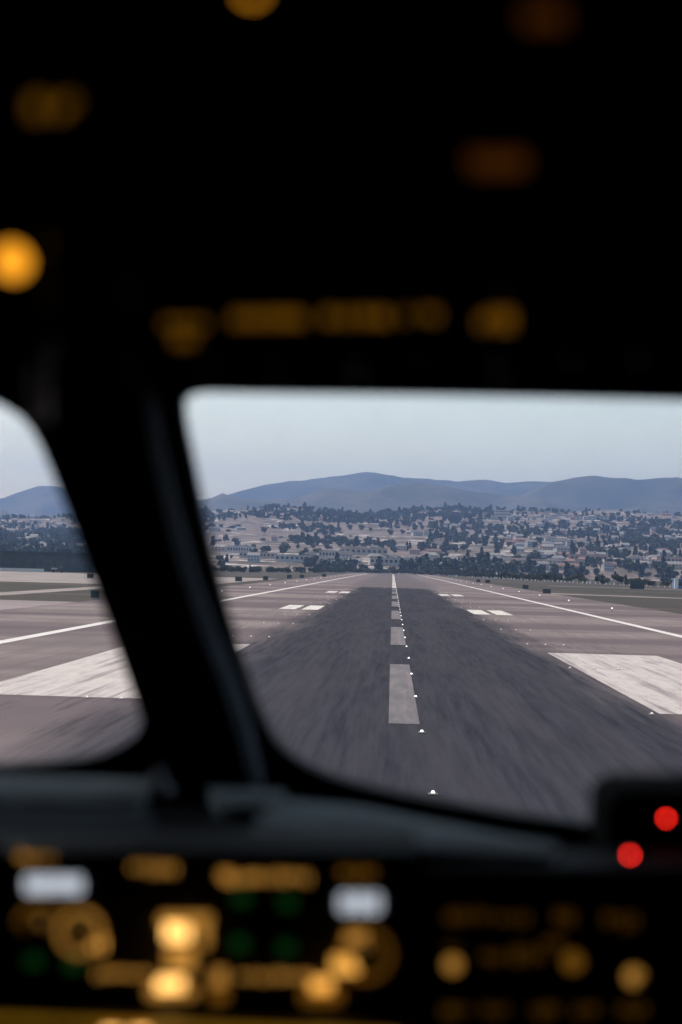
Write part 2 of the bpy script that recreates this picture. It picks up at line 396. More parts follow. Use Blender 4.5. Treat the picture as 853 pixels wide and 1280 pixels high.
# ---- field furniture
def signboard(loc, w, h, lift, m, label, rz=0.0, name='airfield_sign'):
    t = empty(name, loc, label, 'sign', None, rz)
    bm = bmesh.new(); box(bm, (0, 0, lift + h / 2), (w, .25, h), 0, bev=.03); mobj('board', bm, m, t)
    bm = bmesh.new(); box(bm, (0, -.135, lift + h / 2), (w * .9, .02, h * .8)); mobj('face', bm, MT['hangar'], t)
    for sx in (-1, 1):
        bm = bmesh.new(); cone(bm, (sx * w * .36, 0, lift / 2), .05, .05, lift + .02, 8); mobj('leg', bm, MT['steel'], t)
    bm = bmesh.new(); box(bm, (0, 0, .04), (w * .95, .5, .08)); mobj('footing', bm, MT['r_pale'], t)
    return t
signboard((66, 500, 0), 3.9, 2.1, 1.3, MT['sign_t'], 'large dark teal board on legs standing in the grass at far right')
signboard((-39.5, 240, 0), 1.1, 0.95, .15, MT['sign_t'], 'square teal board near the grass edge left of the window post', .1)
signboard((36.5, 440, 0), 1.9, 1.0, .15, MT['sign_d'], 'low dark sign on the right shoulder, nearest of the dark ones', .05)
signboard((39, 545, 0), 1.7, 1.1, .15, MT['sign_d'], 'second low dark sign along the right shoulder', .02)
signboard((39.5, 770, 0), 2.0, 1.2, .2, MT['sign_d'], 'third low dark sign along the right shoulder, right one of a pair')
signboard((36.5, 790, 0), 1.6, 1.2, .2, MT['sign_d'], 'farthest low dark sign on the right shoulder, left one of a pair')
signboard((-84, 505, 0), 1.8, 1.2, .2, MT['sign_d'], 'dark squat sign on the pale apron beside the window post')
signboard((-45, 530, 0), 2.0, 1.3, .2, MT['sign_d'], 'nearest dark sign left of the runway, just right of the window post')
signboard((-42, 600, 0), 1.7, 1.2, .2, MT['sign_d'], 'second dark sign left of the runway beyond the edge lights')
signboard((-41, 720, 0), 1.8, 1.3, .2, MT['sign_d'], 'third dark sign left of the runway, left one of a pair')
signboard((-38, 760, 0), 1.8, 1.3, .2, MT['sign_d'], 'fourth dark sign left of the runway, right one of a pair')
signboard((-34, 900, 0), 2.0, 1.4, .2, MT['sign_d'], 'farthest dark sign left of the runway near its end')

# white marker posts in a long row on the right
bm = bmesh.new(); cone(bm, (0, 0, .05), .35, .35, .1, 10, 1); cone(bm, (0, 0, .65), .26, .22, 1.1, 10, 0); cone(bm, (0, 0, 1.24), .22, .14, .1, 10, 0)
pp = mobj('marker_post', bm, [MT['wpost'], MT['r_dark']])
pts = []
for i in range(74):
    u = i / 73; x = 48 + 87 * u ** 1.0; yy = 1560 - 900 * u ** .72
    pts.append((x + random.uniform(-.6, .6), yy, 0))
row(pp, pts, 'short white marker post in the long row behind the right grass', 'marker post', 'white marker posts beyond the right grass', True)
# white low barrier on the far left
bt = empty('barrier_wall', (-170, 725, 0), 'long low white barrier in front of the dark hangar at far left', 'barrier')
bm = bmesh.new(); box(bm, (0, 0, .55), (62, .5, 1.1), bev=.05); mobj('panel', bm, MT['wpost'], bt)
bm = bmesh.new(); box(bm, (0, 0, 1.16), (62, .7, .1)); mobj('coping', bm, MT['wpost'], bt)
for i in range(8):
    bm = bmesh.new(); box(bm, (-28 + i * 8, .55, .4), (.4, .6, .8)); mobj('buttress', bm, MT['wpost'], bt)
# small service truck
def truck(loc, rz, label):
    t = empty('service_truck', loc, label, 'truck', None, rz)
    bm = bmesh.new(); box(bm, (0, 0, .95), (5.0, 1.9, .5), bev=.08); mobj('body', bm, MT['sign_d'], t)
    bm = bmesh.new(); box(bm, (1.2, 0, 1.65), (1.6, 1.8, .95), bev=.2); c_ = mobj('cab', bm, MT['sign_d'], t)
    bm = bmesh.new(); box(bm, (1.2, -.905, 1.75), (1.1, .02, .45)); mobj('window', bm, MT['win'], c_)
    bm = bmesh.new(); box(bm, (-1.2, 0, 1.5), (2.4, 1.85, .6)); mobj('load_bed', bm, MT['steel'], t)
    for sx in (-1.6, 1.6):
        for sy in (-.85, .85):
            bm = bmesh.new(); cone(bm, (sx, sy, .4), .4, .4, .28, 16, 0, Matrix.Rotation(R(90), 3, 'X')); mobj('wheel', bm, MT['tyre'], t)
truck((-129, 700, Z1), .2, 'small dark truck parked at the right end of the white barrier')

# ---- big buildings
def building(name, loc, w, d, h, wall, roof, label, cat, rz=0, storeys=1, bays=10, group=None, gable=False, doors=0):
    t = empty(name, loc, label, cat, group, rz)
    bm = bmesh.new(); box(bm, (0, 0, h / 2 - 1), (w, d, h + 2)); mobj('wall', bm, wall, t)
    bm = bmesh.new()
    if gable:
        rr = h * .22
        vs = [bm.verts.new(p) for p in ((-w / 2 - .5, -d / 2 - .5, h), (-w / 2 - .5, d / 2 + .5, h), (-w / 2 - .5, 0, h + rr), (w / 2 + .5, -d / 2 - .5, h), (w / 2 + .5, d / 2 + .5, h), (w / 2 + .5, 0, h + rr))]
        for f in ((0, 1, 2), (5, 4, 3), (0, 2, 5, 3), (1, 4, 5, 2), (0, 3, 4, 1)): bm.faces.new([vs[i] for i in f])
    else:
        box(bm, (0, 0, h + .25), (w + .8, d + .8, .5)); box(bm, (w * .2, 0, h + 1.2), (w * .12, d * .4, 1.5))
    mobj('roof', bm, roof, t)
    for s_ in range(storeys):
        zc = (s_ + .55) * h / storeys
        bm = bmesh.new()
        for i in range(bays): box(bm, (-w / 2 + w * (i + .5) / bays, -d / 2 - .03, zc), (w / bays * .62, .08, h / storeys * .42))
        mobj('window_row', bm, MT['win'], t)
    for i in range(doors):
        bm = bmesh.new(); box(bm, (-w / 2 + w * (i + .5) / doors, -d / 2 - .08, h * .36), (w / doors * .7, .12, h * .72)); mobj('hangar_door', bm, MT['steel'], t)
    return t
building('hangar', (-150, 775, 0), 54, 26, 7.6, MT['hangar'], MT['hangar'], 'long dark hangar behind the white barrier at far left', 'hangar', 0, 1, 12)
building('hangar', (128, 760, 0), 24, 14, 3.6, MT['blue'], MT['blue'], 'low blue building with a white end wall at far right', 'hangar', 0, 1, 8)
bm = bmesh.new(); box(bm, (115.4, 752, 2.1), (1.5, 1.2, 4.4)); mobj('end_pier', bm, MT['wpost'], [o for o in bpy.data.objects if o.name == 'hangar.001'][0]).matrix_parent_inverse = Matrix.Translation((-128, -760, 0))

def at(px, y):  # photo column -> x on the land at distance y
    return (px - 491) / F * y
whs = [  # px centre, y, w, d, h, wall
 (372, 2000, 48, 22, 7, 'w_white'), (322, 2060, 40, 20, 6, 'w_cream'), (487, 1990, 46, 20, 7, 'w_white'), (300, 2250, 30, 18, 8, 'w_white'),
 (418, 2120, 34, 18, 8, 'w_white'), (452, 2280, 60, 24, 8, 'w_cream'), (545, 2230, 26, 16, 7, 'w_grey'), (590, 2150, 34, 16, 6, 'w_cream'),
 (690, 2120, 70, 22, 6, 'w_cream'), (735, 2240, 44, 18, 9, 'w_pink'), (780, 2150, 52, 18, 7, 'w_white'), (835, 2180, 40, 20, 10, 'w_pink'),
 (640, 2280, 34, 16, 6, 'w_white'), (40, 2150, 24, 16, 7, 'w_white')]
cn = dict(w_white='white', w_cream='cream', w_pink='pinkish', w_grey='grey')
for i, (px, y, w, d, h, wm) in enumerate(whs):
    x = at(px, y); z = HZ(x, y)
    side = 'left of the runway end' if px < 470 else ('straight beyond the runway end' if px < 560 else 'right of the runway end')
    nm = ['longest', 'low', 'wide', 'narrow', 'tall', 'broad', 'plain', 'flat', 'very long', 'boxy', 'bright', 'tallest', 'small', 'lone far-left'][i]
    building('warehouse', (x, y, z), w, d, h, MT[wm], MT['r_pale'], '%s %s warehouse at the foot of the hill, %s' % (nm, cn[wm], side), 'warehouse', random.uniform(-.2, .2), 1, 9, 'warehouses at the foot of the hill')
for px, y, w, h, lab in ((752, 4330, 150, 14, 'very long pale building on the skyline of the town hill at right'), (625, 4250, 34, 20, 'tall cream block at the crest of the hill, right of the dark trees'),
                         (601, 4230, 22, 15, 'smaller cream block beside the tall one at the crest'), (694, 4300, 60, 9, 'low pale building between the cream blocks and the long one'), (842, 4200, 90, 8, 'low pale building on the crest at the right edge')):
    x = at(px, y); building('crest_building', (x, y, HZ(x, y) + 1), w, 18, h, MT['w_cream'] if 'cream' in lab else MT['w_white'], MT['r_pale'], lab, 'building', random.uniform(-.08, .08), 3 if h > 12 else 2, 16, 'large buildings on the crest')

# ---- town houses
def house_mesh(w, d, h, hip, wall, roof):
    bm = bmesh.new(); box(bm, (0, 0, h / 2 - 1.5), (w, d, h + 3), 0)
    e = .5; rr = d * .26; k = w * .25 if hip else 0
    P = [(-w / 2 - e, -d / 2 - e, h), (w / 2 + e, -d / 2 - e, h), (w / 2 + e, d / 2 + e, h), (-w / 2 - e, d / 2 + e, h), (-w / 2 - e + k, 0, h + rr), (w / 2 + e - k, 0, h + rr)]
    vs = [bm.verts.new((p[0], p[1], p[2] + .02)) for p in P]
    for f in ((0, 1, 5, 4), (2, 3, 4, 5), (1, 2, 5), (3, 0, 4), (3, 2, 1, 0)): bm.faces.new([vs[i] for i in f]).material_index = 1
    n = 4
    for i in range(n):
        for zc in ((h * .3, h * .74) if h > 5 else (h * .5,)):
            box(bm, (-w / 2 + w * (i + .5) / n, -d / 2 - .03, zc), (w / n * .45, .1, 1.3), 2)
    box(bm, (w * .2, d * .1, h + rr * .9), (.9, .9, 1.6), 0)
    me = bpy.data.meshes.new('house'); bmesh.ops.recalc_face_normals(bm, faces=bm.faces[:]); bm.to_mesh(me); bm.free()
    for m in (MT[wall], MT[roof], MT['win']): me.materials.append(m)
    return me
hk = [('w_white', 'r_pale', 'white house with a pale roof'), ('w_white', 'r_dark', 'white house with a dark roof'), ('w_cream', 'r_dark', 'cream house with a dark roof'),
      ('w_cream', 'r_pale', 'cream house with a pale roof'), ('w_pink', 'r_red', 'pinkish house with a red roof'), ('w_grey', 'r_pale', 'grey house with a pale roof')]
HM = []
for wm, rm, lb in hk:
    for v in range(2): HM.append((house_mesh(random.uniform(13, 22), random.uniform(9, 12), random.choice((4.0, 6.2, 6.8)), v == 1, wm, rm), lb))
def zone(x, y):
    t = x / y
    a = 'left of the window post' if t < -.12 else ('left of the runway line' if t < -.01 else ('just right of the runway line' if t < .07 else 'at the far right'))
    b = 'low on the hillside' if y < 2700 else ('halfway up the hillside' if y < 3600 else 'high on the hillside')
    return b + ' ' + a
def mask(x, y):
    t = x / y; s = (y - 1850) / 2700
    xd = x + .35 * (y - 3000)
    v = 1.25 * noise.noise((xd / 150, y / 360, 11.3)) + .42 * noise.noise((xd / 55, y / 150, 4.2)) + .05
    v += .55 * (1 - sm(0, .16, s))
    v += .42 * sm(.68, .85, s) * (1 - sm(.045, .075, t)) * (.35 + sm(-.09, -.02, t))
    v += .40 * (1 - sm(-.20, -.12, t))
    v -= .24 * sm(.16, .26, s) * (1 - sm(.62, .74, s)) * sm(-.13, -.08, t) * (1 - sm(.06, .13, t))
    return v
houses = []
tries = 0
while len(houses) < 295 and tries < 20000:
    tries += 1
    t = random.uniform(-.235, .185); y = 1950 + 2450 * random.random() ** 1.15
    # rows along the contour streets
    y = round(y / 62) * 62 + random.uniform(-5, 5); x = t * y
    if mask(x, y) > .22 and random.random() > .25: continue
    if -.13 < t < .06 and 2350 < y < 4000 and random.random() > .12: continue
    if t < .05 and noise.noise((x / 300, y / 300, 31)) > .05: continue
    if any(abs(x - a) < 17 and abs(y - b) < 24 for a, b in houses): continue
    if any(abs(x - at(q[0], q[1])) < q[2] / 2 + 15 and abs(y - q[1]) < 30 for q in whs): continue
    houses.append((x, y))
houses.sort(key=lambda p: p[1])
for x, y in houses:
    me, lb = random.choice(HM)
    o = bpy.data.objects.new('house', me); link(o); o.location = (x, y, min(HZ(x, y), HZ(x, y - 6)) + .6); o.rotation_euler.z = random.uniform(-.5, .5)
    s = random.uniform(.6, 1.0); o.scale = (s, s, random.uniform(.85, 1.1))
    tag(o, '%s %s' % (lb, zone(x, y)), 'house', 'houses on the hillside')

# ---- trees
def leaves(bm, rng, clumps, n, sz, mi=0):
    for i in range(n):
        c, r = clumps[rng.randrange(len(clumps))]
        while True:
            v = Vector((rng.uniform(-1, 1), rng.uniform(-1, 1), rng.uniform(-1, 1)))
            if .25 < v.length < 1: break
        p = Vector(c) + Vector((v.x * r[0], v.y * r[1], v.z * r[2]))
        rot = Euler((rng.uniform(0, 6.3), rng.uniform(0, 6.3), rng.uniform(0, 6.3))).to_matrix(); s = sz * rng.uniform(.6, 1.3)
        f = bm.faces.new([bm.verts.new(p + rot @ Vector(q) * s) for q in ((-.5, -.32, .1), (.5, -.4, 0), (.42, .36, .12), (-.36, .42, -.05))]); f.material_index = mi
def trunk(bm, rng, h, r, mi=0, limbs=4):
    cone(bm, (0, 0, h * .35), r, r * .55, h * .7 + 1, 7, mi)
    for i in range(limbs):
        a = rng.uniform(0, 6.3); rot = Matrix.Rotation(a, 3, 'Z') @ Matrix.Rotation(R(rng.uniform(30, 55)), 3, 'X')
        L = h * rng.uniform(.25, .4); c = Vector((0, 0, h * rng.uniform(.35, .6))) + rot @ Vector((0, 0, L / 2))
        cone(bm, c, r * .4, r * .15, L, 5, mi, rot)
def tree_bms(seed, kind, h):
    rng = random.Random(seed); a = bmesh.new(); b = bmesh.new()
    if kind == 'broad':
        trunk(b, rng, h, h * .03)
        cl = []
        for i in range(9):
            an = rng.uniform(0, 6.3); rr = rng.uniform(0, .34) * h; q = rng.uniform(.14, .24) * h
            cl.append(((math.cos(an) * rr, math.sin(an) * rr, rng.uniform(.38, .82) * h), (q * 1.1, q * 1.1, q * .8)))
        leaves(a, rng, cl, 900, h * .085)
    elif kind == 'cypress':
        trunk(b, rng, h, h * .025, limbs=2)
        cl = [((rng.uniform(-.04, .04) * h, rng.uniform(-.04, .04) * h, h * (.12 + .8 * i / 8)), (h * .17 * (1.1 - i / 8.5), h * .17 * (1.1 - i / 8.5), h * .1)) for i in range(9)]
        leaves(a, rng, cl, 700, h * .07)
    else:
        trunk(b, rng, h, h * .03, limbs=3)
        cl = []
        for i in range(8):
            q = rng.uniform(.2, .32) * h
            cl.append(((rng.uniform(-.7, .7) * h, rng.uniform(-.3, .3) * h, rng.uniform(.25, .62) * h), (q * 1.4, q, q * .85)))
        leaves(a, rng, cl, 800, h * .1)
    return a, b
def bm_mesh(bm, name, mats):
    me = bpy.data.meshes.new(name); bm.to_mesh(me); bm.free()
    for m in mats: me.materials.append(m)
    return me
KN = dict(broad=('broadleaf_tree', 'round-crowned dark tree', 'leaf_a'), cypress=('cypress_tree', 'tall narrow cypress', 'leaf_b'), shrub=('bushy_tree', 'low spreading bushy tree', 'leaf_a'))
PR = {}
for kd in KN:
    PR[kd] = []
    for v in range(4 if kd != 'cypress' else 2):
        a, b = tree_bms(hash(len(kd)) * 10 + v, kd, 10.0)
        PR[kd].append((bm_mesh(a, 'crown', [MT[KN[kd][2]]]), bm_mesh(b, 'trunk', [MT['bark']])))
def near_tree(kd, x, y, z, h, label):
    c, t_ = random.choice(PR[kd])
    r = empty(KN[kd][0], (x, y, z), label, 'tree', 'trees along the airfield boundary', random.uniform(0, 6.3)); s = h / 10; r.scale = (s * random.uniform(.9, 1.2), s, s)
    for n, me in (('crown', c), ('trunk', t_)): link(bpy.data.objects.new(n, me), r)
bound = [(-420, 720), (-260, 800), (-165, 870), (-95, 1150), (-52, 1560), (-44, 1730), (44, 1730), (60, 1480), (95, 1080), (120, 880), (185, 800), (420, 620)]
L = [0]
for a, b in zip(bound, bound[1:]): L.append(L[-1] + math.dist(a, b))
nT = 165
for i in range(nT):
    # denser where it is far away and foreshortened
    q = (i + random.random() * .6) / nT * L[-1]; kx = float(np.interp(q, L, [p[0] for p in bound])); ky = float(np.interp(q, L, [p[1] for p in bound]))
    x = kx + random.uniform(-6, 6); y = ky + random.uniform(0, 30)
    kd = random.choice(['shrub', 'shrub', 'shrub', 'broad', 'cypress']) if y < 1500 else random.choice(['shrub', 'broad', 'broad'])
    h = random.uniform(3.8, 6.0) * (1.15 if y > 1400 else 1) * (1.3 if x < -130 else 1)
    side = 'beyond the grass on the left side' if x < -44 else ('across the end of the runway' if x < 44 else 'behind the white posts on the right')
    near_tree(kd, x, y, 0, h, '%s in the belt %s' % (KN[kd][1], side))
# foot-of-hill end belt across the runway end
for i in range(40):
    x = random.uniform(-75, 75); y = random.uniform(1750, 1840)
    near_tree('shrub', x, y, 0, random.uniform(5, 7.5), 'low spreading bushy tree in the belt across the end of the runway')

spots = []
while len(spots) < 7000:
    t = random.uniform(-.30, .26); y = 1870 + 2800 * random.random() ** 1.05; x = t * y; s = (y - 1850) / 2700
    m = mask(x, y)
    if m < .16:
        if random.random() > .03: continue
    if any(abs(x - hx) < 13 and -34 < y - hy_ < 4 for hx, hy_ in houses): continue
    if any(abs(x - at(q[0], q[1])) < q[2] / 2 and -60 < y - q[1] < 14 for q in whs): continue
    spots.append((x, y))
spots.sort(key=lambda p: p[1])
SM = {}
for kd in KN:
    SM[kd] = []
    for v in range(3 if kd != 'cypress' else 2):
        rng = random.Random(v + 50); a = bmesh.new(); h = 10.0
        n = 130
        if kd == 'broad':
            cl = [((math.cos(i * 1.3) * rng.uniform(0, 3.2), math.sin(i * 1.3) * rng.uniform(0, 3.2), rng.uniform(3.2, 8)), (2.4, 2.4, 1.8)) for i in range(7)]
        elif kd == 'cypress':
            cl = [((rng.uniform(-.4, .4), rng.uniform(-.4, .4), 1 + 8.2 * i / 7), (1.9 * (1.15 - i / 8), 1.9 * (1.15 - i / 8), 1.1)) for i in range(8)]
        else:
            cl = [((rng.uniform(-6, 6), rng.uniform(-2, 2), rng.uniform(2, 5.5)), (3.2, 2.6, 2.2)) for i in range(7)]
        leaves(a, rng, cl, n, 2.4, 0); cone(a, (0, 0, 2.2), .35, .2, 5.4, 5, 1)
        SM[kd].append(bm_mesh(a, 'tree', [MT[KN[kd][2]], MT['bark']]))
NI = 95
idx = list(range(len(spots)))
def kindh(x, y):
    s = (y - 1850) / 2700
    kd = random.choices(['broad', 'cypress', 'shrub'], [.5, .14, .36])[0]
    h = random.uniform(6.5, 12.5) * (1.25 if kd == 'cypress' else 1) * (.62 if kd == 'shrub' else 1)
    if s > .7 and -.06 < x / y < .06: h *= 1.25
    return kd, h
for x, y in spots[:NI * 3]:
    kd, h = kindh(x, y)
    o = bpy.data.objects.new(KN[kd][0], random.choice(SM[kd])); link(o); o.location = (x, y, HZ(x, y) - .6); o.rotation_euler.z = random.uniform(0, 6.3)
    s = h / 10; o.scale = (s * random.uniform(.9, 1.3), s, s)
    tag(o, '%s %s' % (KN[kd][1], zone(x, y)), 'tree', 'trees at the foot of the hill')
VV, FF, MI, off = [], [], [], 0
rawm = {}
for kd in SM:
    for j, me in enumerate(SM[kd]):
        v = np.empty(len(me.vertices) * 3); me.vertices.foreach_get('co', v)
        rawm[kd, j] = (v.reshape(-1, 3), [tuple(p.vertices) for p in me.polygons], [p.material_index for p in me.polygons])
wl = {'leaf_a': 0, 'leaf_b': 1}
for x, y in spots[NI * 3:]:
    kd, h = kindh(x, y); v, f, mi = rawm[kd, random.randrange(len(SM[kd]))]
    s = h / 10; a = random.uniform(0, 6.3); ca, sa = math.cos(a) * s, math.sin(a) * s; sx = random.uniform(.9, 1.3)
    V2 = np.empty_like(v); V2[:, 0] = (v[:, 0] * ca - v[:, 1] * sa) * sx + x; V2[:, 1] = v[:, 0] * sa + v[:, 1] * ca + y; V2[:, 2] = v[:, 2] * s + HZ(x, y) - .6
    VV.append(V2); FF += [tuple(q + off for q in p) for p in f]; MI += [2 if q else wl[KN[kd][2]] for q in mi]; off += len(v)
me = bpy.data.meshes.new('woodland'); me.from_pydata(np.concatenate(VV).tolist(), [], FF)
for m in ('leaf_a', 'leaf_b', 'bark'): me.materials.append(MT[m])
me.polygons.foreach_set('material_index', MI)
o = link(bpy.data.objects.new('woodland', me)); tag(o, 'distant dark woodland scattered over the town hill', 'woodland', None, 'stuff')

# ================================================================== COCKPIT  (local frame: x right, y up, z towards the viewer)
def W(x, y, z): return M @ Vector((x, y, z))
def P(px, py, d): return W((px - 426.5) / F * d, (640 - py) / F * d, -d)
R3 = M.to_3x3()
def lbox(bm, px, py, d, w, h, t, mi=0, bev=0.0, rz=0.0):
    """box facing the viewer: centre in photo px at distance d, w/h in px at that distance, t thickness in m"""
    k = d / F; box(bm, P(px, py, d), (w * k, h * k, t), mi, R3 @ Matrix.Rotation(R(rz), 3, 'Z'), bev)
def ldisc(bm, px, py, d, r, t, mi=0, seg=24, r2=None):
    k = d / F; cone(bm, P(px, py, d), r * k, (r if r2 is None else r2) * k, t, seg, mi, R3)
def localbox(bm, a, b, mi=0, bev=0):
    c = [(a[i] + b[i]) / 2 for i in range(3)]; s = [abs(a[i] - b[i]) for i in range(3)]
    box(bm, W(*c), s, mi, R3, bev)

# windscreen plane: leans so that its top is nearer
def wsz(y): return -(2.0 - .5 * y)
def wp(px, py):
    m = (640 - py) / F; d = 2.0 / (1 + .5 * m); return ((px - 426.5) / F * d, m * d)
def smooth_loop(pts, it=2):
    for _ in range(it):
        o = []
        for i, p in enumerate(pts):
            q = pts[(i + 1) % len(pts)]
            o.append((p[0] * .75 + q[0] * .25, p[1] * .75 + q[1] * .25)); o.append((p[0] * .25 + q[0] * .75, p[1] * .25 + q[1] * .75))
        pts = o
    return pts
main_o = [(228, 486), (300, 488), (560, 491), (853, 497), (1350, 512), (1500, 640), (1500, 1000), (1300, 1085), (900, 1062), (735, 1032), (640, 1019), (560, 1005), (480, 990), (405, 970), (352, 940), (325, 893), (292, 795), (262, 682), (240, 572), (229, 520)]
left_o = [(-60, 474), (-4, 503), (28, 521), (48, 550), (70, 604), (107, 700), (145, 806), (170, 878), (181, 910), (152, 936), (104, 952), (0, 961), (-150, 966), (-420, 960), (-560, 800), (-560, 560), (-400, 448)]
def plate(name, outer, holes, dz0, dz1, mat, parent):
    bm = bmesh.new(); es = []
    for lp in [outer] + holes:
        vs = [bm.verts.new((x, y, wsz(y) + dz0)) for x, y in lp]
        es += [bm.edges.new((vs[i], vs[(i + 1) % len(vs)])) for i in range(len(vs))]
    bmesh.ops.triangle_fill(bm, use_beauty=True, use_dissolve=False, edges=es)
    r = bmesh.ops.extrude_face_region(bm, geom=bm.faces[:])
    bmesh.ops.translate(bm, verts=[v for v in r['geom'] if isinstance(v, bmesh.types.BMVert)], vec=(0, 0, dz1 - dz0))
    bmesh.ops.transform(bm, matrix=M, verts=bm.verts[:])
    return mobj(name, bm, mat, parent)
root = bpy.data.objects.new('windscreen', None); link(root); tag(root, 'black windscreen frame with a slanted centre post and two clear panes', 'windscreen')
mo = smooth_loop([wp(*p) for p in main_o]); lo_ = smooth_loop([wp(*p) for p in left_o])
plate('frame', [(-1.30, -1.25), (1.45, -1.25), (1.45, .80), (-1.30, .80)], [mo, lo_], -.0, -.045, MT['black'], root)
def grow(lp, g=.015):
    cx = sum(p[0] for p in lp) / len(lp); cy = sum(p[1] for p in lp) / len(lp)
    return [(cx + (p[0] - cx) * (1 + g / .4), cy + (p[1] - cy) * (1 + g / .25)) for p in lp]
for lp in (mo, lo_): plate('window_pane', grow(lp), [], -.047, -.055, MT['glass'], root)
bm = bmesh.new(); localbox(bm, (-1.30, .195, -1.96), (1.45, .26, -2.55), 0, .01); mobj('sun_blocker', bm, MT['black'], root)  # unseen box added outside to keep direct sun off the glareshield
# moulding running down the post, sky highlight put into its pale colour
def tube(name, pts, rad, m, parent, seg=10):
    bm = bmesh.new(); rings = []
    for i, p in enumerate(pts):
        a = pts[max(0, i - 1)]; b = pts[min(len(pts) - 1, i + 1)]; tg = (b - a).normalized()
        n1 = tg.cross(R3 @ Vector((0, 0, 1))).normalized(); n2 = tg.cross(n1)
        rings.append([bm.verts.new(p + (n1 * math.cos(2 * math.pi * k / seg) + n2 * math.sin(2 * math.pi * k / seg)) * rad) for k in range(seg)])
    for r0, r1 in zip(rings, rings[1:]):
        for k in range(seg): bm.faces.new((r0[k], r0[(k + 1) % seg], r1[(k + 1) % seg], r1[k]))
    bm.faces.new(rings[0]); bm.faces.new(rings[-1][::-1])
    return mobj(name, bm, m, parent, True)
tube('post_moulding', [P(px, py, d) for px, py, d in ((182, 480, 1.90), (190, 520, 1.91), (200, 570, 1.93), (216, 640, 1.94), (238, 720, 1.96), (262, 790, 1.98), (286, 850, 2.0), (306, 910, 2.02), (322, 980, 2.05))], .0065, MT['mould'], root)
# cockpit lining
def slab(name, a, b):
    bm = bmesh.new(); localbox(bm, a, b); o = mobj(name, bm, MT['shell']); o['kind'] = 'structure'; return o
slab('cockpit_floor', (-1.35, -1.30, 1.6), (1.5, -1.252, -2.66))
slab('cockpit_ceiling', (-1.35, .802, 1.6), (1.5, .86, -1.68))
slab('cockpit_back_wall', (-1.35, -1.25, 1.6), (1.5, .80, 1.55))
for x0, x1 in ((-1.35, -1.302), (1.452, 1.5)):
    bm = bmesh.new(); vs = []
    for x in (x0, x1):
        vs.append([bm.verts.new(W(x, yy, zz)) for yy, zz in ((-1.25, 1.549), (.80, 1.549), (.80, -1.60 - .045), (-1.25, -2.62 - .045))])
    bm.faces.new(vs[0]); bm.faces.new(vs[1][::-1])
    for k in range(4): bm.faces.new((vs[0][k], vs[0][(k + 1) % 4], vs[1][(k + 1) % 4], vs[1][k]))
    o = mobj('cockpit_side_wall', bm, MT['shell']); o['kind'] = 'structure'

# --- glareshield
gs = bpy.data.objects.new('glareshield', None); link(gs); tag(gs, 'dark padded glareshield with grey hoods below the windscreen', 'glareshield')
def strip(name, back, front, thick, m, parent, th2=None):
    """a padded slab between a back and a front edge, both lists of (px,py,d)"""
    bm = bmesh.new(); n = len(back); rows = []
    N = 5
    dn = R3 @ Vector((0, -1, 0))
    for k in range(N + 1):
        u = k / N; rr = []
        for b, f in zip(back, front):
            p = P(*b).lerp(P(*f), u) - dn * (thick * .28 * math.sin(math.pi * min(1, u * 1.0)))
            rr.append(bm.verts.new(p))
        rows.append(rr)
    low0 = [bm.verts.new(v.co + dn * thick) for v in rows[0]]; low1 = [bm.verts.new(v.co + dn * thick) for v in rows[-1]]
    for k in range(N):
        for i in range(n - 1): bm.faces.new((rows[k][i], rows[k][i + 1], rows[k + 1][i + 1], rows[k + 1][i]))
    for i in range(n - 1):
        bm.faces.new((rows[-1][i], rows[-1][i + 1], low1[i + 1], low1[i])); bm.faces.new((rows[0][i + 1], rows[0][i], low0[i], low0[i + 1])); bm.faces.new((low0[i + 1], low0[i], low1[i], low1[i + 1]))
    for e in (0, n - 1):
        ring = [r[e] for r in rows] + [low1[e], low0[e]]; bm.faces.new(ring)
    return mobj(name, bm, m, parent)
strip('deck', [(-700, 990, 2.0), (0, 1000, 2.0), (400, 1018, 2.0), (700, 1066, 1.96), (1500, 1146, 1.9)], [(-700, 1060, 1.5), (0, 1066, 1.5), (400, 1080, 1.5), (700, 1092, 1.5), (1500, 1160, 1.5)], .03, MT['deckd'], gs)
strip('left_hood', [(-500, 966, 1.98), (-100, 968, 1.98), (60, 971, 1.98), (186, 974, 1.98)], [(-500, 1000, 1.78), (-100, 1000, 1.78), (60, 1001, 1.78), (176, 1002, 1.78)], .02, MT['deck'], gs)
strip('lower_pad', [(-400, 1008, 1.70), (0, 1010, 1.70), (185, 1012, 1.70)], [(-400, 1034, 1.56), (0, 1036, 1.56), (195, 1038, 1.56)], .015, MT['deckb'], gs)
strip('centre_pad', [(262, 985, 1.95), (310, 986, 1.95), (356, 989, 1.95)], [(276, 1010, 1.80), (320, 1006, 1.80), (356, 1000, 1.80)], .015, MT['deck'], gs)
strip('right_hood', [(352, 998, 1.93), (450, 1008, 1.92), (560, 1030, 1.90), (640, 1047, 1.86), (700, 1058, 1.80)], [(310, 1044, 1.54), (440, 1056, 1.54), (560, 1061, 1.54), (640, 1064, 1.54), (690, 1066, 1.54)], .02, MT['deck'], gs)
bm = bmesh.new(); cone(bm, P(198, 975, 1.82), .012, .004, .026, 12, 0, R3 @ Matrix.Rotation(R(-70), 3, 'X')); lbox(bm, 198, 988, 1.83, 34, 8, .03, bev=.002)
tag(mobj('chart_clip', bm, MT['clip']), 'small pale grey clip on the glareshield beneath the window post', 'clip')

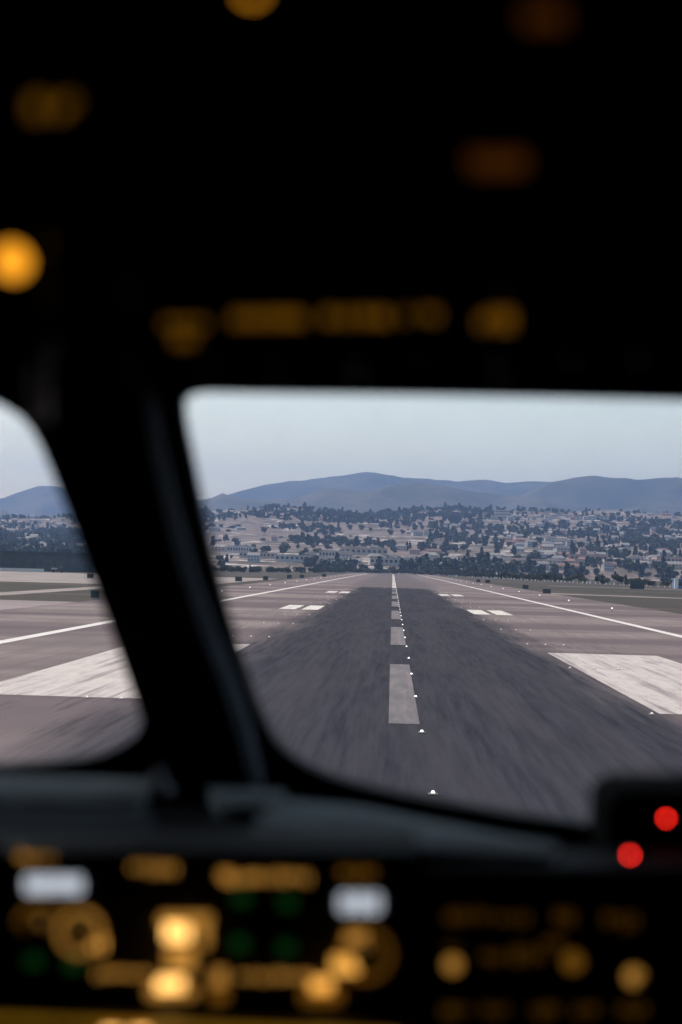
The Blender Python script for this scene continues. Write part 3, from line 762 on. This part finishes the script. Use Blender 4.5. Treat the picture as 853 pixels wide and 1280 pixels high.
# --- flight control panel
cp = bpy.data.objects.new('autopilot_panel', None); link(cp); tag(cp, 'black control panel with amber backlit legends, two white readouts and knobs', 'control panel')
D = 1.45
bm = bmesh.new(); localbox(bm, ((-330 - 426.5) / F * D, (640 - 1064) / F * D, -D), ((527 - 426.5) / F * D, (640 - 1252) / F * D, -D - .10), 0, .004); mobj('housing', bm, MT['panel'], cp)
def legend(px, py, w, h, m, parent=cp, d=D, n=None, name='legend'):
    bm = bmesh.new(); n = n or max(2, int(w / 9)); rg = random.Random(int(px * 7 + py))
    for i in range(n):
        hh = h * rg.uniform(.45, 1.15); lbox(bm, px - w / 2 + w * (i + .5) / n, py + rg.uniform(-.2, .2) * h, d - .002, w / n * rg.uniform(.4, .9), hh, .003)
    return mobj(name, bm, m, parent)
legend(45, 1071, 46, 8, E['a3']); legend(192, 1086, 60, 13, E['a3']); legend(333, 1096, 112, 12, E['a3']); legend(282, 1094, 18, 14, E['a3']); legend(447, 1092, 44, 9, E['a2'])
def readout(px, py, w, h, nd):
    bm = bmesh.new(); lbox(bm, px, py, D - .003, w + 26, h + 18, .006, bev=.001); r_ = mobj('readout', bm, MT['win'], cp)
    bm = bmesh.new()
    cw = w / nd
    for i in range(nd):
        cx = px - w / 2 + cw * (i + .5)
        for dx, dy, ww, hh in ((0, -h / 2, cw * .55, 3), (0, 0, cw * .55, 3), (0, h / 2, cw * .55, 3), (-cw * .3, -h / 4, 3, h * .42), (cw * .3, -h / 4, 3, h * .42), (-cw * .3, h / 4, 3, h * .42), (cw * .3, h / 4, 3, h * .42)):
            lbox(bm, cx + dx, py + dy, D - .0075, ww, hh, .001)
    mobj('digits', bm, E['w'], r_)
readout(67, 1106, 72, 17, 5); readout(450, 1129, 54, 19, 3)
def knob(px, py, r, ring, d=D, parent=cp, seg=28, arc=None):
    bm = bmesh.new(); ldisc(bm, px, py, d - .014, r * .62, .028, 0, seg, r * .52); kb = mobj('knob', bm, MT['knob'], parent)
    bm = bmesh.new(); lbox(bm, px, py - r * .28, d - .029, r * .12, r * .4, .002); mobj('pointer', bm, E['a3'], kb)
    if ring:
        bm = bmesh.new(); k = d / F; n = 20
        for i in range(n):
            a = 2 * math.pi * i / n
            if arc and not (arc[0] <= math.degrees(a) <= arc[1]): continue
            lbox(bm, px + math.cos(a) * r, py - math.sin(a) * r, d - .002, r * .20, r * .22, .003, rz=math.degrees(a))
        mobj('dial_ring', bm, ring, kb)
knob(50, 1160, 28, E['a2'], arc=(0, 170)); knob(100, 1165, 26, E['a3'], arc=(0, 360)); knob(457, 1193, 30, E['a2'])
legend(123, 1180, 22, 16, E['a4'], name='legend'); legend(45, 1158, 40, 14, E['a1'])
# central levers with lit faces
for px, py, w, h, m in ((222, 1163, 30, 24, 'a5'), (232, 1150, 62, 10, 'a3'), (256, 1168, 10, 30, 'a3'), (226, 1200, 34, 26, 'a3'), (213, 1231, 32, 14, 'a5'), (215, 1240, 60, 10, 'a3'), (274, 1222, 16, 18, 'a3'), (274, 1245, 22, 10, 'a2'),
                        (402, 1231, 26, 12, 'a4'), (402, 1246, 50, 12, 'a2'), (432, 1206, 32, 16, 'a4'), (445, 1172, 26, 12, 'a3')):
    bm = bmesh.new(); lbox(bm, px, py, D - .006, w, h, .012, bev=.0012); mobj('lit_key', bm, E[m], cp)
legend(155, 1217, 74, 9, E['a3']); legend(345, 1221, 96, 9, E['a3'])
for px, py in ((302, 1123), (360, 1128), (300, 1180), (358, 1185), (42, 1201), (92, 1206)):
    bm = bmesh.new(); lbox(bm, px, py, D - .006, 22, 20, .012, bev=.0015); b_ = mobj('push_button', bm, MT['knob'], cp)
    bm = bmesh.new(); lbox(bm, px, py, D - .0125, 18, 15, .001); mobj('indicator', bm, E['g'], b_)

# amber flood strip along the panel bottom
ft = bpy.data.objects.new('flood_light_strip', None); link(ft); tag(ft, 'long thin amber lit strip along the bottom of the control panel', 'light strip')
bm = bmesh.new(); lbox(bm, 150, 1285, 1.40, 760, 26, .03, rz=-2.2, bev=.003); mobj('channel', bm, MT['knob'], ft)
bm = bmesh.new(); lbox(bm, 150, 1281, 1.38, 700, 8, .004, rz=-2.6); mobj('diffuser', bm, E['rail'], ft)
for px in (140, 176):
    bm = bmesh.new(); lbox(bm, px, 1290, 1.375, 22, 4, .004); mobj('bulb', bm, E['a5'], ft)

# --- right instrument panel
ip = bpy.data.objects.new('instrument_panel', None); link(ip); tag(ip, 'black instrument panel with many faint amber legends and switches at lower right', 'instrument panel')
D2 = 1.50
bm = bmesh.new(); localbox(bm, ((531 - 426.5) / F * D2, (640 - 1085) / F * D2, -D2), ((1300 - 426.5) / F * D2, (640 - 1420) / F * D2, -D2 - .08), 0, .004); mobj('faceplate', bm, MT['panel'], ip)
for px, py, w, h, m in ((585, 1146, 56, 14, 'a1'), (640, 1146, 44, 12, 'a1'), (706, 1145, 26, 14, 'a1'), (776, 1150, 44, 16, 'a1'), (618, 1197, 34, 14, 'a1'), (660, 1195, 42, 18, 'a1'), (690, 1178, 30, 10, 'a1'),
                        (570, 1262, 36, 12, 'a1'), (620, 1264, 34, 12, 'a1'), (680, 1264, 36, 14, 'a1'), (732, 1264, 30, 12, 'a1'), (790, 1264, 36, 14, 'a1'), (566, 1185, 20, 6, 'a1')):
    legend(px, py, w, h, E[m], ip, D2)
for px, py, r, m in ((566, 1206, 10, 'a3'), (716, 1202, 12, 'a2'), (793, 1221, 11, 'a3')):
    bm = bmesh.new(); ldisc(bm, px, py, D2 - .008, r * 1.25, .016, 0); kb = mobj('selector_knob', bm, MT['knob'], ip)
    bm = bmesh.new(); ldisc(bm, px, py, D2 - .017, r, .002, 0, 20); mobj('lit_cap', bm, E[m], kb)
for i in range(7):
    for j in range(2):
        bm = bmesh.new(); q = (560 + i * 40, 1170 + j * 60)
        ldisc(bm, q[0], q[1], D2 - .003, 6, .006); cone(bm, P(q[0], q[1], D2 - .014), .0022, .0034, .022, 10, 0, R3 @ Matrix.Rotation(R(-25), 3, 'X')); mobj('toggle_switch', bm, MT['knob'], ip)

# --- housing with red lamps at right
hs = bpy.data.objects.new('standby_instrument', None); link(hs); tag(hs, 'black rounded instrument housing with a red lamp on the right of the glareshield', 'instrument')
bm = bmesh.new(); d = 1.62; localbox(bm, ((760 - 426.5) / F * d, (640 - 990) / F * d, -d), ((1010 - 426.5) / F * d, (640 - 1100) / F * d, -d - .14), 0, .022); mobj('housing', bm, MT['void'], hs)
for px, py, d, own in ((833, 1023, 1.62, hs), (788, 1069, 1.49, gs)):
    bm = bmesh.new(); ldisc(bm, px, py, d - .003, 6, .006); b_ = mobj('warning_lamp', bm, MT['knob'], own)
    bm = bmesh.new(); ldisc(bm, px, py, d - .0075, 2.1, .003, 0, 16); mobj('lens', bm, E['r'], b_)

# --- overhead panel
oh = bpy.data.objects.new('overhead_panel', None); link(oh); tag(oh, 'black overhead panel with rows of dim amber legends, lamps and switches', 'overhead panel')
Y0, Z0, KS = .088, 1.20, .36
def O(px, py, off=0.0):
    m = (640 - py) / F; d = (Y0 + Z0 * KS) / (m + KS); x = (px - 426.5) / F * d
    n = Vector((0, -1, -KS)).normalized()       # panel normal, downward and forward
    return Vector((x, m * d, -d)) + n * off, d
al = math.atan(KS); ORot = R3 @ Matrix.Rotation(al, 3, 'X')   # local x right, y = panel depth normal, z = along the panel
def obox(bm, px, py, w, ln, t, off=0.0, mi=0, bev=0.0):
    """box on the underside: w,ln in metres across / along the panel, t = how far it hangs down"""
    c, d = O(px, py, off + t / 2); box(bm, W(*c), (w, t, ln), mi, R3 @ Matrix.Rotation(al, 3, 'X'), bev)
# slab
bm = bmesh.new(); a0, z0 = Vector((0, Y0, -Z0)), Vector((0, Y0 + KS * (Z0 - .15), -.15))
sdir = (z0 - a0).normalized(); nrm = Vector((0, -1, -KS)).normalized(); c = (a0 + z0) / 2 - nrm * .04
box(bm, W(*c), (1.5, .08, (z0 - a0).length), 0, R3 @ Matrix.Rotation(al, 3, 'X'), .006); mobj('faceplate', bm, MT['panel'], oh)
def ok(name, items, m, parent=oh):
    for px, py, w, ln, t in items:
        bm = bmesh.new(); rq = random.Random(int(px * 3 + py)); n = 4
        for i in range(n):
            for j in (-1, 1):
                if rq.random() < .16: continue
                obox(bm, px + (i - 1.5) / n * w * F * .95, py + j * ln * 180 * .5, w / n * rq.uniform(.5, .95), ln * rq.uniform(.25, .45), t, 0.001)
        mobj(name, bm, m, parent)
k1 = 1 / 2290
ok('legend_plate', [(325, 392, .034, .020, .004), (362, 392, .018, .020, .004), (445, 390, .040, .020, .004), (525, 388, .022, .018, .004)], E['oa'])
ok('legend_plate', [(230, 418, .012, .022, .004), (232, 400, .026, .012, .003), (620, 392, .020, .034, .006)], E['oa'])
ok('legend_plate', [(66, 125, .024, .05, .004)], E['oa'])
ok('legend_plate', [(688, 12, .030, .05, .004), (622, 196, .034, .05, .004)], E['ob'])
bm = bmesh.new(); c, d_ = O(14, 300, .012); cone(bm, W(*c), .0085, .0085, .010, 24, 0, R3); tag(mobj('annunciator_lamp', bm, E['o'], oh), None)
# bright crescent ring light
ring_c = Vector(((315 - 426.5) / F * .79, (640 + 14) / F * .79, -.79))
rr = .0025; seg = 14
ring = []
for i in range(seg):
    a = R(185 + 170 * i / (seg - 1)); ring.append(W(ring_c[0] + rr * math.cos(a), ring_c[1] + rr * math.sin(a), ring_c[2]))
tube('ring_lamp', ring, .0016, E['o'], oh, 8)
rg = random.Random(3)
for j, py in enumerate((440, 340, 270, 205, 150, 100, 55, 15)):
    for i in range(9):
        px = 60 + i * 95 + rg.uniform(-8, 8)
        if (py < 330 and px < 60): continue
        bm = bmesh.new(); c, d_ = O(px, py, .011); kk = rg.random()
        if kk < .6:
            obox(bm, px, py, .011, .011, .003, .001); cone(bm, W(*c), .002, .0034, .02, 8, 0, ORot @ Matrix.Rotation(R(90 + rg.choice((-22, 22))), 3, 'X')); mobj('toggle_switch', bm, MT['knob'], oh)
        else:
            obox(bm, px, py, .016, .016, .008, .001, bev=.001); mobj('push_button', bm, MT['knob'], oh)
# pale blurred handle near the post top
hd = tube('grab_handle', [P(px, py, d) for px, py, d in ((60, 418, 1.30), (53, 440, 1.31), (50, 470, 1.32), (50, 500, 1.33), (52, 520, 1.35))], .007, MT['steel'], None, 10)
tag(hd, 'dim grey grab handle hanging at the top of the window post', 'handle')
